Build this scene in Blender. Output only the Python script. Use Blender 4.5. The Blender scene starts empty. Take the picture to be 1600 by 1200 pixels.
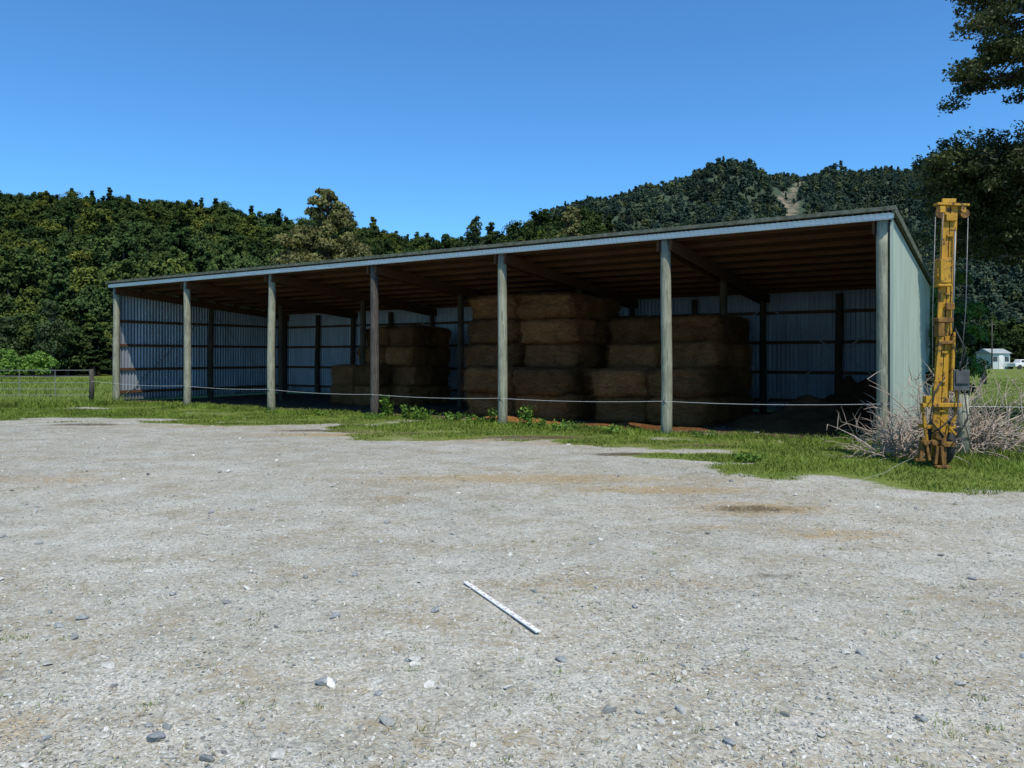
import bpy, math, numpy as np, random
from mathutils import Vector, Matrix, Euler
rng=np.random.default_rng(7); random.seed(7)
S=bpy.context.scene
COL=S.collection
# ------------------------------------------------------------------ helpers
def link(o,parent=None):
    COL.objects.link(o)
    if parent is not None: o.parent=parent
    return o
def vhash(ix,iy,seed):
    n=(ix*374761393+iy*668265263+seed*1442695041)&0x7fffffff
    n=((n^(n>>13))*1274126177)&0x7fffffff
    return ((n^(n>>16))&0xffff)/65535.0
def vnoise(x,y,seed=0):
    x=np.asarray(x,float);y=np.asarray(y,float)
    ix=np.floor(x).astype(np.int64);iy=np.floor(y).astype(np.int64)
    fx=x-ix;fy=y-iy;fx=fx*fx*(3-2*fx);fy=fy*fy*(3-2*fy)
    a=vhash(ix,iy,seed);b=vhash(ix+1,iy,seed);c=vhash(ix,iy+1,seed);d=vhash(ix+1,iy+1,seed)
    return (a*(1-fx)+b*fx)*(1-fy)+(c*(1-fx)+d*fx)*fy
def fbm(x,y,seed=0,o=4):
    r=0;a=.5;t=0
    for i in range(o):
        r=r+a*vnoise(np.asarray(x)*2**i,np.asarray(y)*2**i,seed+i*17);t+=a;a*=.5
    return r/t
def quadmesh(name,V,F,mat=None,attrs=None,smooth=False):
    V=np.asarray(V,np.float32);F=np.asarray(F,np.int32)
    me=bpy.data.meshes.new(name)
    me.vertices.add(len(V));me.vertices.foreach_set('co',V.ravel())
    k=F.shape[1]
    me.loops.add(F.size);me.loops.foreach_set('vertex_index',F.ravel())
    me.polygons.add(len(F));me.polygons.foreach_set('loop_start',np.arange(0,F.size,k,dtype=np.int32))
    if smooth: me.polygons.foreach_set('use_smooth',np.ones(len(F),bool))
    me.update(calc_edges=True)
    if attrs:
        for an,av in attrs.items():
            a=me.attributes.new(an,'FLOAT','POINT');a.data.foreach_set('value',np.asarray(av,np.float32))
    if mat: me.materials.append(mat)
    return me
def norm(a): return a/np.maximum(np.linalg.norm(a,axis=1,keepdims=True),1e-9)
def leafquads(P,N,size,aspect=.55):
    P=np.asarray(P,float);n=len(P);N=norm(np.asarray(N,float))
    R=rng.normal(size=(n,3));T=norm(R-N*(R*N).sum(1,keepdims=True));B=np.cross(N,T)
    s=(np.ones(n)*size)[:,None] if np.isscalar(size) else np.asarray(size)[:,None]
    V=np.stack([P-T*s*.5,P-B*s*.5*aspect+T*s*.05,P+T*s*.5,P+B*s*.5*aspect+T*s*.05],1).reshape(-1,3)
    F=np.arange(4*n).reshape(n,4)
    return V,F
class MB:
    def __init__(s): s.v=[];s.f=[]
    def box(s,c,d,rot=None,taper=1.0):
        b=len(s.v);c=Vector(c);R=Euler(rot).to_matrix() if rot else Matrix.Identity(3)
        for z in(-.5,.5):
            k=taper if z>0 else 1
            for x,y in((-.5,-.5),(.5,-.5),(.5,.5),(-.5,.5)):
                s.v.append(tuple(c+R@Vector((x*d[0]*k,y*d[1]*k,z*d[2]))))
        for q in((3,2,1,0),(4,5,6,7),(0,1,5,4),(1,2,6,5),(2,3,7,6),(3,0,4,7)): s.f.append(tuple(b+i for i in q))
        return s
    def beam(s,p,q,w,h):
        p=Vector(p);q=Vector(q);d=q-p;L=d.length;z=d.normalized()
        up=Vector((0,0,1)) if abs(z.z)<.95 else Vector((0,1,0))
        x=up.cross(z).normalized();y=z.cross(x)
        b=len(s.v)
        for e in(p,q):
            for a,c in((-.5,-.5),(.5,-.5),(.5,.5),(-.5,.5)): s.v.append(tuple(e+x*a*w+y*c*h))
        for k in((3,2,1,0),(4,5,6,7),(0,1,5,4),(1,2,6,5),(2,3,7,6),(3,0,4,7)): s.f.append(tuple(b+i for i in k))
        return s
    def tube(s,pts,radii,n=8,cap=True):
        pts=[Vector(p) for p in pts]
        if not hasattr(radii,'__len__'): radii=[radii]*len(pts)
        b=len(s.v);d0=(pts[-1]-pts[0]).normalized()
        up=Vector((0,0,1)) if abs(d0.z)<.9 else Vector((1,0,0))
        for i,p in enumerate(pts):
            d=(pts[min(i+1,len(pts)-1)]-pts[max(i-1,0)]).normalized()
            x=up.cross(d).normalized();y=d.cross(x)
            for k in range(n):
                a=2*math.pi*k/n;s.v.append(tuple(p+(x*math.cos(a)+y*math.sin(a))*radii[i]))
        for i in range(len(pts)-1):
            for k in range(n):
                k2=(k+1)%n
                s.f.append((b+i*n+k,b+i*n+k2,b+(i+1)*n+k2,b+(i+1)*n+k))
        if cap:
            s.f.append(tuple(b+k for k in reversed(range(n))));e=b+(len(pts)-1)*n
            s.f.append(tuple(e+k for k in range(n)))
        return s
    def obj(s,name,mat,parent=None,smooth=False,bevel=0):
        me=bpy.data.meshes.new(name);me.from_pydata(s.v,[],s.f);me.update()
        if mat: me.materials.append(mat)
        if smooth:
            for p in me.polygons: p.use_smooth=len(p.vertices)<=4
        o=bpy.data.objects.new(name,me);link(o,parent)
        if bevel:
            m=o.modifiers.new('b','BEVEL');m.width=bevel;m.segments=2;m.limit_method='ANGLE'
        return o
def empty(name,loc=(0,0,0),rotz=0):
    o=bpy.data.objects.new(name,None);o.location=loc;o.rotation_euler=(0,0,rotz);o.empty_display_size=.3;return link(o)
# ------------------------------------------------------------------ materials
class NT:
    def __init__(s,name):
        s.m=bpy.data.materials.new(name);s.m.use_nodes=True;s.t=s.m.node_tree;s.t.nodes.clear()
        s.out=s.n('ShaderNodeOutputMaterial')
    def n(s,ty,**k):
        x=s.t.nodes.new(ty)
        for a,b in k.items(): setattr(x,a,b)
        return x
    def l(s,a,b): s.t.links.new(a,b)
    def inp(s,sock,v):
        if v is None: return
        if hasattr(v,'node'): s.l(v,sock)
        else:
            if hasattr(sock.default_value,'__len__') and hasattr(v,'__len__') and len(sock.default_value)==4 and len(v)==3: v=(*v,1)
            sock.default_value=v
    def coord(s,scale=(1,1,1),kind='Object'):
        if kind=='World': c=s.n('ShaderNodeNewGeometry').outputs['Position']
        else: c=s.n('ShaderNodeTexCoord').outputs[kind]
        m=s.n('ShaderNodeMapping');s.l(c,m.inputs[0]);m.inputs['Scale'].default_value=scale;return m.outputs[0]
    def noise(s,vec,scale,detail=4,rough=.55):
        x=s.n('ShaderNodeTexNoise');s.l(vec,x.inputs['Vector']);x.inputs['Scale'].default_value=scale;x.inputs['Detail'].default_value=detail;x.inputs['Roughness'].default_value=rough
        return x.outputs['Fac']
    def vor(s,vec,scale,out='Distance',feature='F1'):
        x=s.n('ShaderNodeTexVoronoi',feature=feature);s.l(vec,x.inputs['Vector']);x.inputs['Scale'].default_value=scale
        return x.outputs[out]
    def ramp(s,f,stops):
        x=s.n('ShaderNodeValToRGB');s.l(f,x.inputs[0]);e=x.color_ramp.elements
        while len(e)<len(stops): e.new(.5)
        for i,(p,c) in enumerate(stops):
            e[i].position=p;e[i].color=(c,c,c,1) if not hasattr(c,'__len__') else (*c,1)
        return x.outputs[0]
    def mix(s,f,a,b,mode='MIX'):
        x=s.n('ShaderNodeMix',data_type='RGBA',blend_type=mode)
        s.inp(x.inputs[0],f);s.inp(x.inputs[6],a);s.inp(x.inputs[7],b);return x.outputs[2]
    def math(s,op,a,b=0.0):
        x=s.n('ShaderNodeMath',operation=op);s.inp(x.inputs[0],a);s.inp(x.inputs[1],b);return x.outputs[0]
    def attr(s,name): return s.n('ShaderNodeAttribute',attribute_name=name).outputs['Fac']
    def bump(s,h,st=.5,d=.02,nrm=None):
        x=s.n('ShaderNodeBump');x.inputs['Strength'].default_value=st;x.inputs['Distance'].default_value=d;s.l(h,x.inputs['Height'])
        if nrm is not None: s.l(nrm,x.inputs['Normal'])
        return x.outputs[0]
    def bsdf(s,col,rough=.8,metal=0,nrm=None,spec=.3):
        x=s.n('ShaderNodeBsdfPrincipled');s.inp(x.inputs['Base Color'],col);s.inp(x.inputs['Roughness'],rough);x.inputs['Metallic'].default_value=metal
        x.inputs['Specular IOR Level'].default_value=spec
        if nrm is not None: s.l(nrm,x.inputs['Normal'])
        return x.outputs[0]
    def done(s,sh): s.l(sh,s.out.inputs[0]);return s.m
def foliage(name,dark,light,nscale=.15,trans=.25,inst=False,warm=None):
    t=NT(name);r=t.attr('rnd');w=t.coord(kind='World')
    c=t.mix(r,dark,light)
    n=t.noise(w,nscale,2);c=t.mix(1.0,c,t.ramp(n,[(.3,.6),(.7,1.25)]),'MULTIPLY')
    if inst:
        oi=t.n('ShaderNodeObjectInfo').outputs['Random']
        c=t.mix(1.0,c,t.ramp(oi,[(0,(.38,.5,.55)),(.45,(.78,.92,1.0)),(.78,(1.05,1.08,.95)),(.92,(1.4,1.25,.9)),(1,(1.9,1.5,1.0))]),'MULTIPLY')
    if inst or trans==0:
        x=t.n('ShaderNodeBsdfDiffuse');t.l(c,x.inputs[0]);a=x.outputs[0]
    else: a=t.bsdf(c,.6,spec=.25)
    if trans==0: return t.done(a)
    tr=t.n('ShaderNodeBsdfTranslucent');t.l(c,tr.inputs[0])
    m=t.n('ShaderNodeMixShader');m.inputs[0].default_value=trans;t.l(a,m.inputs[1]);t.l(tr.outputs[0],m.inputs[2])
    return t.done(m.outputs[0])
def simple(name,c1,c2,scale=8,rough=.8,metal=0,bump=.2,stretch=(1,1,1),spec=.3,dist=.01):
    t=NT(name);w=t.coord(stretch);n=t.noise(w,scale,5,.6)
    c=t.ramp(n,[(.3,c1),(.7,c2)]);return t.done(t.bsdf(c,rough,metal,t.bump(n,bump,dist),spec))
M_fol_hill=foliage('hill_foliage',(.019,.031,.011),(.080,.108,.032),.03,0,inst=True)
M_fol_far=foliage('mountain_foliage',(.042,.064,.048),(.088,.116,.075),.012,0,inst=True)  # bluish-grey leaf colours have distance haze painted in
M_fol_beech=foliage('beech_foliage',(.024,.036,.011),(.088,.106,.028),.8,.15)
M_fol_olive=foliage('olive_foliage',(.05,.058,.016),(.17,.16,.045),.5,.1)
M_fol_lime=foliage('lime_foliage',(.05,.11,.012),(.14,.26,.035),1.,.2)
M_fol_dark=foliage('dark_foliage',(.014,.028,.008),(.045,.075,.018),.6,.1)
M_grass=foliage('grass_blades',(.08,.14,.015),(.21,.28,.04),.9,.3)
M_straw=foliage('straw_bits',(.22,.16,.07),(.52,.41,.23),1.5,0)
M_bark=simple('bark',(.05,.04,.03),(.14,.12,.09),6,.9,bump=.6,stretch=(3,3,.6))
M_stick=simple('dead_wood',(.24,.175,.13),(.48,.40,.32),10,.9)
def postmat(name,a,b,c):
    t=NT(name);w=t.coord((6,6,.5));n=t.noise(w,5,6,.7);n2=t.noise(t.coord((1,1,1)),1.7,4)
    col=t.ramp(n,[(.3,a),(.55,b),(.75,c)])
    col=t.mix(1.0,col,t.ramp(n2,[(.3,.65),(.7,1.15)]),'MULTIPLY')
    crack=t.ramp(t.noise(t.coord((22,22,.7)),3,4,.8),[(.38,.25),(.46,1)])
    col=t.mix(1.0,col,crack,'MULTIPLY')
    return t.done(t.bsdf(col,.9,0,t.bump(n,.5,.01),.2))
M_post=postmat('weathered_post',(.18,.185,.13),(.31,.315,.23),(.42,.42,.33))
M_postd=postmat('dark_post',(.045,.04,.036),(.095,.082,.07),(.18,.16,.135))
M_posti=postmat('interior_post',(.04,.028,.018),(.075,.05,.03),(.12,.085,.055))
M_timber=simple('shed_timber',(.052,.023,.010),(.11,.050,.022),4,.85,stretch=(.5,4,4))
M_under=simple('roof_underside',(.038,.016,.007),(.074,.032,.014),2.5,.9,stretch=(1,1,1))
def tin(name,c1,c2,rough=.45,metal=.35):
    t=NT(name);w=t.coord((1,1,.25));n=t.noise(w,1.6,5,.65);n3=t.noise(t.coord((9,9,.3)),2,4)
    c=t.ramp(n,[(.3,c1),(.7,c2)]);c=t.mix(1.0,c,t.ramp(n3,[(.3,.75),(.7,1.08)]),'MULTIPLY')
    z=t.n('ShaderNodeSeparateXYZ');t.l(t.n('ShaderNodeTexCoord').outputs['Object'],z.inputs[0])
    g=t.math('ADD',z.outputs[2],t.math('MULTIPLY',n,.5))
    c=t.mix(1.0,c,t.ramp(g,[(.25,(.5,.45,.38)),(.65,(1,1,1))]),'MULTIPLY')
    return t.done(t.bsdf(c,rough,metal,None,.4))
M_tin=tin('galvanised_iron',(.20,.225,.25),(.31,.345,.38))
M_tinext=tin('painted_iron',(.29,.35,.28),(.39,.46,.38),.7,0)
M_roof=simple('roof_iron',(.22,.24,.23),(.38,.40,.39),2,.6,.3)
M_fascia=simple('white_flashing',(.55,.60,.60),(.76,.80,.78),3,.5,.1,stretch=(.5,1,4))
M_capd=simple('mossy_capping',(.045,.055,.035),(.14,.155,.12),7,.9,bump=.5)
M_wire=simple('white_tape',(.5,.52,.5),(.7,.7,.68),20,.6)
M_string=simple('old_string',(.28,.27,.23),(.42,.41,.36),20,.8)
M_steel=simple('galvanised_steel',(.18,.19,.19),(.30,.31,.31),10,.6,.3)
M_cable=simple('steel_cable',(.1,.1,.1),(.22,.22,.21),20,.5,.5)
t=NT('worn_yellow_paint');w=t.coord();n=t.noise(w,9,6,.75);n2=t.noise(w,2.2,4);n3=t.noise(t.coord((8,8,.8)),4,5,.7)
c=t.ramp(n2,[(.3,(.36,.185,.012)),(.7,(.50,.28,.025))]);c=t.mix(t.ramp(n3,[(.5,0),(.7,.6)]),c,(.17,.09,.03));c=t.mix(t.ramp(n,[(.53,0),(.6,1)]),c,(.075,.04,.022))
M_yel=t.done(t.bsdf(c,.6,0,t.bump(n,.3,.005),.3))
M_rust=simple('rusty_yellow',(.05,.026,.014),(.28,.145,.03),9,.85,bump=.4)
M_rubber=simple('tyre_rubber',(.02,.02,.02),(.05,.048,.045),14,.85)
M_box=simple('grey_steel_box',(.05,.055,.055),(.10,.105,.10),6,.6)
M_blk=simple('black_marking',(.02,.02,.02),(.04,.04,.04),6,.6)
# hay
t=NT('hay');n=t.noise(t.coord((1,1,1),'World'),1.1,5,.7)
f1=t.noise(t.coord((6,6,60)),1.6,5,.75);f2=t.noise(t.coord((40,12,12)),2.2,5,.75)
f=t.math('MULTIPLY',t.math('ADD',f1,f2),.5)
c=t.ramp(f,[(.38,(.055,.022,.008)),(.5,(.34,.145,.048)),(.62,(.62,.32,.125))])
c=t.mix(1.0,c,t.ramp(n,[(.3,.5),(.7,1.1)]),'MULTIPLY')
oi=t.n('ShaderNodeObjectInfo').outputs['Random'];c=t.mix(1.0,c,t.ramp(oi,[(0,(.55,.55,.58)),(1,(1.15,1.1,1.1))]),'MULTIPLY')
M_hay=t.done(t.bsdf(c,.95,0,t.bump(f,1.0,.08),.1))
t=NT('old_hay');w=t.coord((1,1,1),'World');n=t.noise(w,2,6,.75);f=t.noise(t.coord((30,90,30),'World'),1,5,.8)  # darker brown variant of the hay, used on loose heaps
c=t.ramp(f,[(.35,(.03,.015,.007)),(.65,(.20,.10,.045))]);c=t.mix(1.0,c,t.ramp(n,[(.3,.5),(.7,1.2)]),'MULTIPLY');M_darkhay=t.done(t.bsdf(c,.95,0,t.bump(f,1.,.05),.1))
# stones
t=NT('gravel_stone_material');oi=t.n('ShaderNodeObjectInfo').outputs['Random'];n=t.noise(t.coord(),2.5,3)
c=t.ramp(oi,[(0,(.12,.13,.13)),(.18,(.24,.25,.235)),(.45,(.38,.38,.345)),(.8,(.50,.49,.44)),(.95,(.64,.62,.56)),(1,(.38,.29,.19))])
c=t.mix(1.0,c,t.ramp(n,[(.3,.75),(.7,1.15)]),'MULTIPLY')
M_stone=t.done(t.bsdf(c,.85,0,None,.25))
M_rock=simple('slate_rock',(.14,.155,.16),(.32,.335,.33),1.4,.8,bump=.6)
# ground
t=NT('ground_material');P=t.coord(kind='World')
v1=t.vor(P,38,'Color');v1v=t.n('ShaderNodeSeparateColor');t.l(v1,v1v.inputs[0]);v2=t.vor(P,95,'Color');v2v=t.n('ShaderNodeSeparateColor');t.l(v2,v2v.inputs[0])
big=t.noise(P,.35,5,.6);mid=t.noise(P,2.2,5,.65);fine=t.noise(P,60,2,.7)
g=t.ramp(v1v.outputs[0],[(0,(.24,.245,.225)),(.3,(.42,.415,.37)),(.8,(.50,.49,.435)),(1,(.65,.63,.57))])
g2=t.ramp(v2v.outputs[0],[(0,(.23,.23,.21)),(.4,(.42,.41,.36)),(1,(.60,.58,.515))])
g=t.mix(t.ramp(mid,[(.4,.35),(.6,.8)]),g,g2)
g=t.mix(1.0,g,t.ramp(big,[(.3,(.84,.835,.81)),(.7,(1.08,1.07,1.05))]),'MULTIPLY')
g=t.mix(1.0,g,t.ramp(mid,[(.3,(.77,.75,.69)),(.62,(1.05,1.05,1.05))]),'MULTIPLY')
g=t.mix(1.0,g,t.ramp(fine,[(.3,.72),(.6,1.06)]),'MULTIPLY')
fl0=t.math('MULTIPLY',t.noise(t.coord((1,1.6,1),'World'),.9,6,.75),t.noise(P,17,4,.8))
g=t.mix(t.ramp(fl0,[(.245,0),(.35,.75)]),g,(.28,.23,.14))
st=t.math('ADD',t.attr('straw'),t.math('MULTIPLY',t.math('SUBTRACT',t.noise(t.coord((1,1.8,1),'World'),4,6,.78),.5),1.9))
strawc=t.ramp(t.noise(t.coord((20,60,20),'World'),1,4,.8),[(.35,(.24,.165,.08)),(.65,(.48,.37,.2))])
g=t.mix(t.ramp(st,[(.42,0),(.75,.8)]),g,strawc)
dk=t.math('ADD',t.attr('dark'),t.math('MULTIPLY',t.math('SUBTRACT',t.noise(P,5,6,.78),.5),1.3))
dkf=t.ramp(dk,[(.36,0),(.7,.85)])
gn=t.noise(P,1.3,6,.7);gf=t.noise(P,28,4,.75)
gr=t.ramp(gf,[(.3,(.06,.095,.015)),(.5,(.13,.175,.03)),(.7,(.21,.24,.06))])
gr=t.mix(t.ramp(t.noise(P,.25,4),[(.45,0),(.7,.5)]),gr,(.18,.22,.05))
gm=t.math('ADD',t.attr('grass'),t.math('MULTIPLY',t.math('SUBTRACT',gn,.5),1.1))
gm=t.math('ADD',gm,t.math('MULTIPLY',t.math('SUBTRACT',gf,.5),.5))
c=t.mix(t.ramp(gm,[(.44,0),(.60,1)]),g,gr)
c=t.mix(dkf,c,(.085,.062,.036))
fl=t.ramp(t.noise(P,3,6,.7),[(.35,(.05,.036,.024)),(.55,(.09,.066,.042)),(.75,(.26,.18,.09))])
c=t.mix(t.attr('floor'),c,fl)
h=t.math('ADD',t.math('MULTIPLY',v1v.outputs[0],.5),t.math('ADD',t.math('MULTIPLY',v2v.outputs[0],.3),t.math('MULTIPLY',mid,1.4)))
M_ground=t.done(t.bsdf(c,.95,0,t.bump(h,.9,.03),.15))
t=NT('hill_ground');P=t.coord(kind='World');n=t.noise(P,.08,5,.7)
c=t.ramp(n,[(.35,(.018,.03,.01)),(.65,(.04,.055,.018))])
M_hillg=t.done(t.bsdf(c,.95,0,t.bump(n,.6,3.),.1))
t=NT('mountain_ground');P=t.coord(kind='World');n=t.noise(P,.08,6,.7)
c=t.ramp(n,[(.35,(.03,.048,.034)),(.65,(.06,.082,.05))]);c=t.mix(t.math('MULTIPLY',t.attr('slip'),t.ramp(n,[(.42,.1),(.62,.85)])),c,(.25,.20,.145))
M_mtn=t.done(t.bsdf(c,.95,0,t.bump(n,.6,3.),.1))
# ------------------------------------------------------------------ shed frame
OX,OY=-13.9,27.0;ca,sa=.839,-.544;nn=math.hypot(ca,sa);ca/=nn;sa/=nn
ANG=math.atan2(sa,ca)
def W(s,tt,z=0): return (OX+ca*s-sa*tt, OY+sa*s+ca*tt, z)
def ST(X,Y):
    dx=X-OX;dy=Y-OY;return dx*ca+dy*sa, -dx*sa+dy*ca
L=24.45;DP=7.6
# ------------------------------------------------------------------ ground
bx=np.array([-200,-40,-13,-9.4,-5.8,-2.6,0,2.4,3.3,4.4,6.3,12,40,200]);by=np.array([18.4,18.4,18.9,19.,17.4,15.4,13.8,11.8,10.4,9.8,9.4,9.3,9.,9.])
def axis(lo,hi,st,far,neg):
    a=list(np.arange(lo,hi,st));s=st
    while a[-1]<far: s*=1.18;a.append(a[-1]+s)
    s=st
    while a[0]>neg: s*=1.18;a.insert(0,a[0]-s)
    return np.array(a)
gx=axis(-22,18,.2,4000,-4000);gy=axis(0,32,.2,4000,-500)
XX,YY=np.meshgrid(gx,gy);x=XX.ravel();y=YY.ravel()
def grassmask(x,y):
    d=y-np.interp(x,bx,by)+(fbm(x*.7,y*1.1,61)-.5)*2.4
    m=.5+np.clip(d/2.0,-.6,.6)
    near=fbm(x*.6,y*1.4,3)
    s_,t_=ST(x,y)
    strip=(t_>-6)&(s_>1)&(s_<23.2)&(d>-1)
    m=np.where(strip,m-np.clip((near-.49)*3.2,-.15,.85),m)
    m=np.where(strip&(t_>-2.0)&(t_<.3),np.maximum(m,.42+fbm(x,y,9)*.5),m)
    return m
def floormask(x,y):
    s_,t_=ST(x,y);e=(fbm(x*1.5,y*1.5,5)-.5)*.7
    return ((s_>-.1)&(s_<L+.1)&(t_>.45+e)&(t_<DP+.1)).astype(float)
spots_straw=[(.2,10.0,3.0,.55,.66),(1.9,9.2,1.6,.4,.7),(2.6,8.1,1.0,.4,.72),(-1.4,8.7,.5,.15,.6),(3.0,6.9,.8,.3,.6),(-3.4,15.7,2.4,.6,.68),(-1.2,14.8,1.8,.4,.6),(2.0,7.2,.6,.15,.5),(3.4,2.9,.35,.2,.75),(-6,10,1.5,.5,.5),(4.2,14.1,1.4,.4,.6),(-7,17.5,3,.5,.5),(1.5,14.2,1.6,.5,.6),(-2.4,3.3,.8,.2,.45),(-4.5,18.8,1.6,.4,.6),(-4,5.5,.8,.2,.4),(1,5.4,1.0,.2,.4)]
spots_dark=[(-9.9,17.9,1.0,.35,1.0),(1.75,12.5,.55,.2,1.2),(2.55,8.1,.75,.28,.75),(-4.2,16.6,1.2,.3,.9),(.4,15.2,1.4,.45,.95),(1.9,5.6,.4,.12,.6),(-2.0,15.9,.9,.25,.8),(3.4,13.8,.8,.25,.9),(-6.5,19.2,1.4,.25,.7),(-3.2,16.2,.7,.2,.9)]
def spotf(sp,x,y):
    r=np.zeros_like(x)
    for cx,cy,rx,ry,a in sp: r=np.maximum(r,a*np.exp(-(((x-cx)/rx)**2+((y-cy)/ry)**2)**1.0))
    return r
z=(fbm(x*.4,y*.4,2)-.5)*.06*np.exp(-(np.hypot(x,y-10)/60)**2)
z[np.hypot(x,y)>60]=0
nx,ny=len(gx),len(gy)
i,j=np.meshgrid(np.arange(nx-1),np.arange(ny-1));a=(j*nx+i).ravel()
F=np.stack([a,a+1,a+nx+1,a+nx],1)
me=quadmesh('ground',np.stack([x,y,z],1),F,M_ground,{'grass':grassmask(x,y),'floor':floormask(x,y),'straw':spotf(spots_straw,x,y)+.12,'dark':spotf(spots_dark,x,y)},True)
link(bpy.data.objects.new('ground',me))
def gz(x,y): return (fbm(np.asarray(x)*.4,np.asarray(y)*.4,2)-.5)*.06*np.exp(-(np.hypot(x,np.asarray(y)-10)/60)**2)
# ------------------------------------------------------------------ GN scatter
def scatter(name,P,R,SC,idx,objs):
    col=bpy.data.collections.new(name+'_parts')
    for o in objs: col.objects.link(o)
    me=bpy.data.meshes.new(name);P=np.asarray(P,np.float32);me.vertices.add(len(P));me.vertices.foreach_set('co',P.ravel())
    for an,av in(('irot',R),('iscl',SC)):
        a=me.attributes.new(an,'FLOAT_VECTOR','POINT');a.data.foreach_set('vector',np.asarray(av,np.float32).ravel())
    a=me.attributes.new('iidx','INT','POINT');a.data.foreach_set('value',np.asarray(idx,np.int32))
    me.update();o=link(bpy.data.objects.new(name,me))
    ng=bpy.data.node_groups.new(name+'_gn','GeometryNodeTree')
    ng.interface.new_socket('Geometry',in_out='INPUT',socket_type='NodeSocketGeometry');ng.interface.new_socket('Geometry',in_out='OUTPUT',socket_type='NodeSocketGeometry')
    N=ng.nodes;gi=N.new('NodeGroupInput');go=N.new('NodeGroupOutput');ip=N.new('GeometryNodeInstanceOnPoints');ci=N.new('GeometryNodeCollectionInfo')
    ci.inputs['Collection'].default_value=col;ci.inputs['Separate Children'].default_value=True;ci.inputs['Reset Children'].default_value=True
    def na(nm,ty):
        x=N.new('GeometryNodeInputNamedAttribute');x.data_type=ty;x.inputs['Name'].default_value=nm;return x.outputs['Attribute']
    ln=ng.links.new
    ln(gi.outputs[0],ip.inputs['Points']);ln(ci.outputs[0],ip.inputs['Instance']);ip.inputs['Pick Instance'].default_value=True
    ln(na('iidx','INT'),ip.inputs['Instance Index']);er=N.new('FunctionNodeEulerToRotation');ln(na('irot','FLOAT_VECTOR'),er.inputs[0]);ln(er.outputs[0],ip.inputs['Rotation'])
    ln(na('iscl','FLOAT_VECTOR'),ip.inputs['Scale']);ln(ip.outputs[0],go.inputs[0])
    m=o.modifiers.new('scatter','NODES');m.node_group=ng
    return o
# stones
def stone(name,seed,mat,flat=.55):
    import bmesh
    bm=bmesh.new();bmesh.ops.create_icosphere(bm,subdivisions=2,radius=1)
    r=random.Random(seed);pl=[(Vector((r.gauss(0,1),r.gauss(0,1),r.gauss(0,1))).normalized(),r.uniform(.45,.8)) for _ in range(11)]
    for v in bm.verts:
        for nrm,d in pl:
            k=v.co.dot(nrm)
            if k>d: v.co-=nrm*(k-d)
        v.co.z*=flat;v.co.y*=.8
    me=bpy.data.meshes.new(name);bm.to_mesh(me);bm.free();me.materials.append(mat);return me
stones=[bpy.data.objects.new('gravel_stone_%d'%k,stone('gravel_stone_%d'%k,k,M_stone,.6)) for k in range(6)]
def yardpts(n,pw=2.0,ymin=2.2,ymax=20):
    u=rng.random(n);y=1/(1/ymin+(1/ymax-1/ymin)*u**(1/1.0))
    y=np.where(rng.random(n)<.4,rng.uniform(ymin,ymax,n),y)
    x=rng.uniform(-.9,.9,n)*(y+1.5);return x,y
n=120000;x,y=yardpts(n);g_=grassmask(x,y)+(rng.random(n)-.5)*.3;k=(g_<.5)&(fbm(x*1.1,y*1.1,44)+rng.random(n)*.5>.6);x=x[k];y=y[k];n=len(x)
sz=.0035+.0085*rng.random(n)**2.5+ .0016*y/4*rng.random(n);sz=np.where(rng.random(n)<.015,sz*rng.uniform(1.6,3.2,n),sz)
P=np.stack([x,y,gz(x,y)+sz*.2],1)
R=np.stack([rng.normal(0,.25,n),rng.normal(0,.25,n),rng.random(n)*6.28],1)
SC=np.stack([sz*rng.uniform(.8,1.5,n),sz*rng.uniform(.7,1.2,n),sz*rng.uniform(.5,1.1,n)],1)
scatter('gravel',P,R,SC,rng.integers(0,6,n),stones)
def ray(px,py,z=0): Y=1200*(1.6-z)/(py-557);return ((px-800)/1200*Y,Y)
for k,(px,py,r) in enumerate([(92,980,.042),(522,964,.06),(877,1028,.046),(555,899,.045),(992,947,.04),(508,1063,.065),(243,1152,.07),(234,1131,.03),(130,968,.05),(1140,1160,.04),(500,985,.024),(1290,868,.03),(640,1028,.03),(680,955,.05),(270,930,.04),(925,850,.035),(1520,905,.04),(60,850,.04),(330,800,.05),(1440,1125,.045),(590,1080,.03),(1000,1110,.025),(70,1155,.03),(410,1120,.02),(740,860,.03),(1180,930,.025)]):
    X,Y=ray(px,py);o=bpy.data.objects.new('rock',stone('rock',100+k,M_rock,.5));o.location=(X,Y,float(gz(X,Y))+r*.18);o.scale=(r,r*.75,r*.85);o.rotation_euler=(.1*math.sin(k),.1*math.cos(k*2),k*1.3);link(o)
# straw bits
def blades(x,y,z,length,width,flat=False):
    n=len(x);a=rng.random(n)*6.28
    if flat: d=np.stack([np.cos(a),np.sin(a),rng.normal(0,.12,n)],1)
    else:
        ln=rng.uniform(.1,.8,n);d=np.stack([np.cos(a)*ln,np.sin(a)*ln,np.ones(n)],1)
    d=norm(d);b=rng.random(n)*6.28;sd=np.stack([np.cos(b),np.sin(b),np.zeros(n)],1)
    if flat: sd=np.stack([-np.sin(a),np.cos(a),np.zeros(n)],1)
    P=np.stack([x,y,z],1);l=length[:,None];w=width[:,None]
    bend=np.stack([np.cos(a),np.sin(a),-np.ones(n)*.4],1)*l*.25 if not flat else 0
    V=np.stack([P-sd*w,P+sd*w,P+d*l*.55+sd*w*.8,P+d*l*.55-sd*w*.8,P+d*l+bend+sd*w*.15,P+d*l+bend-sd*w*.15],1).reshape(-1,3)
    q=np.arange(n)*6;F=np.concatenate([np.stack([q,q+1,q+2,q+3],1),np.stack([q+3,q+2,q+4,q+5],1)])
    return V,F,np.repeat(rng.random(n),6)
xs=[];ys=[]
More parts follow.
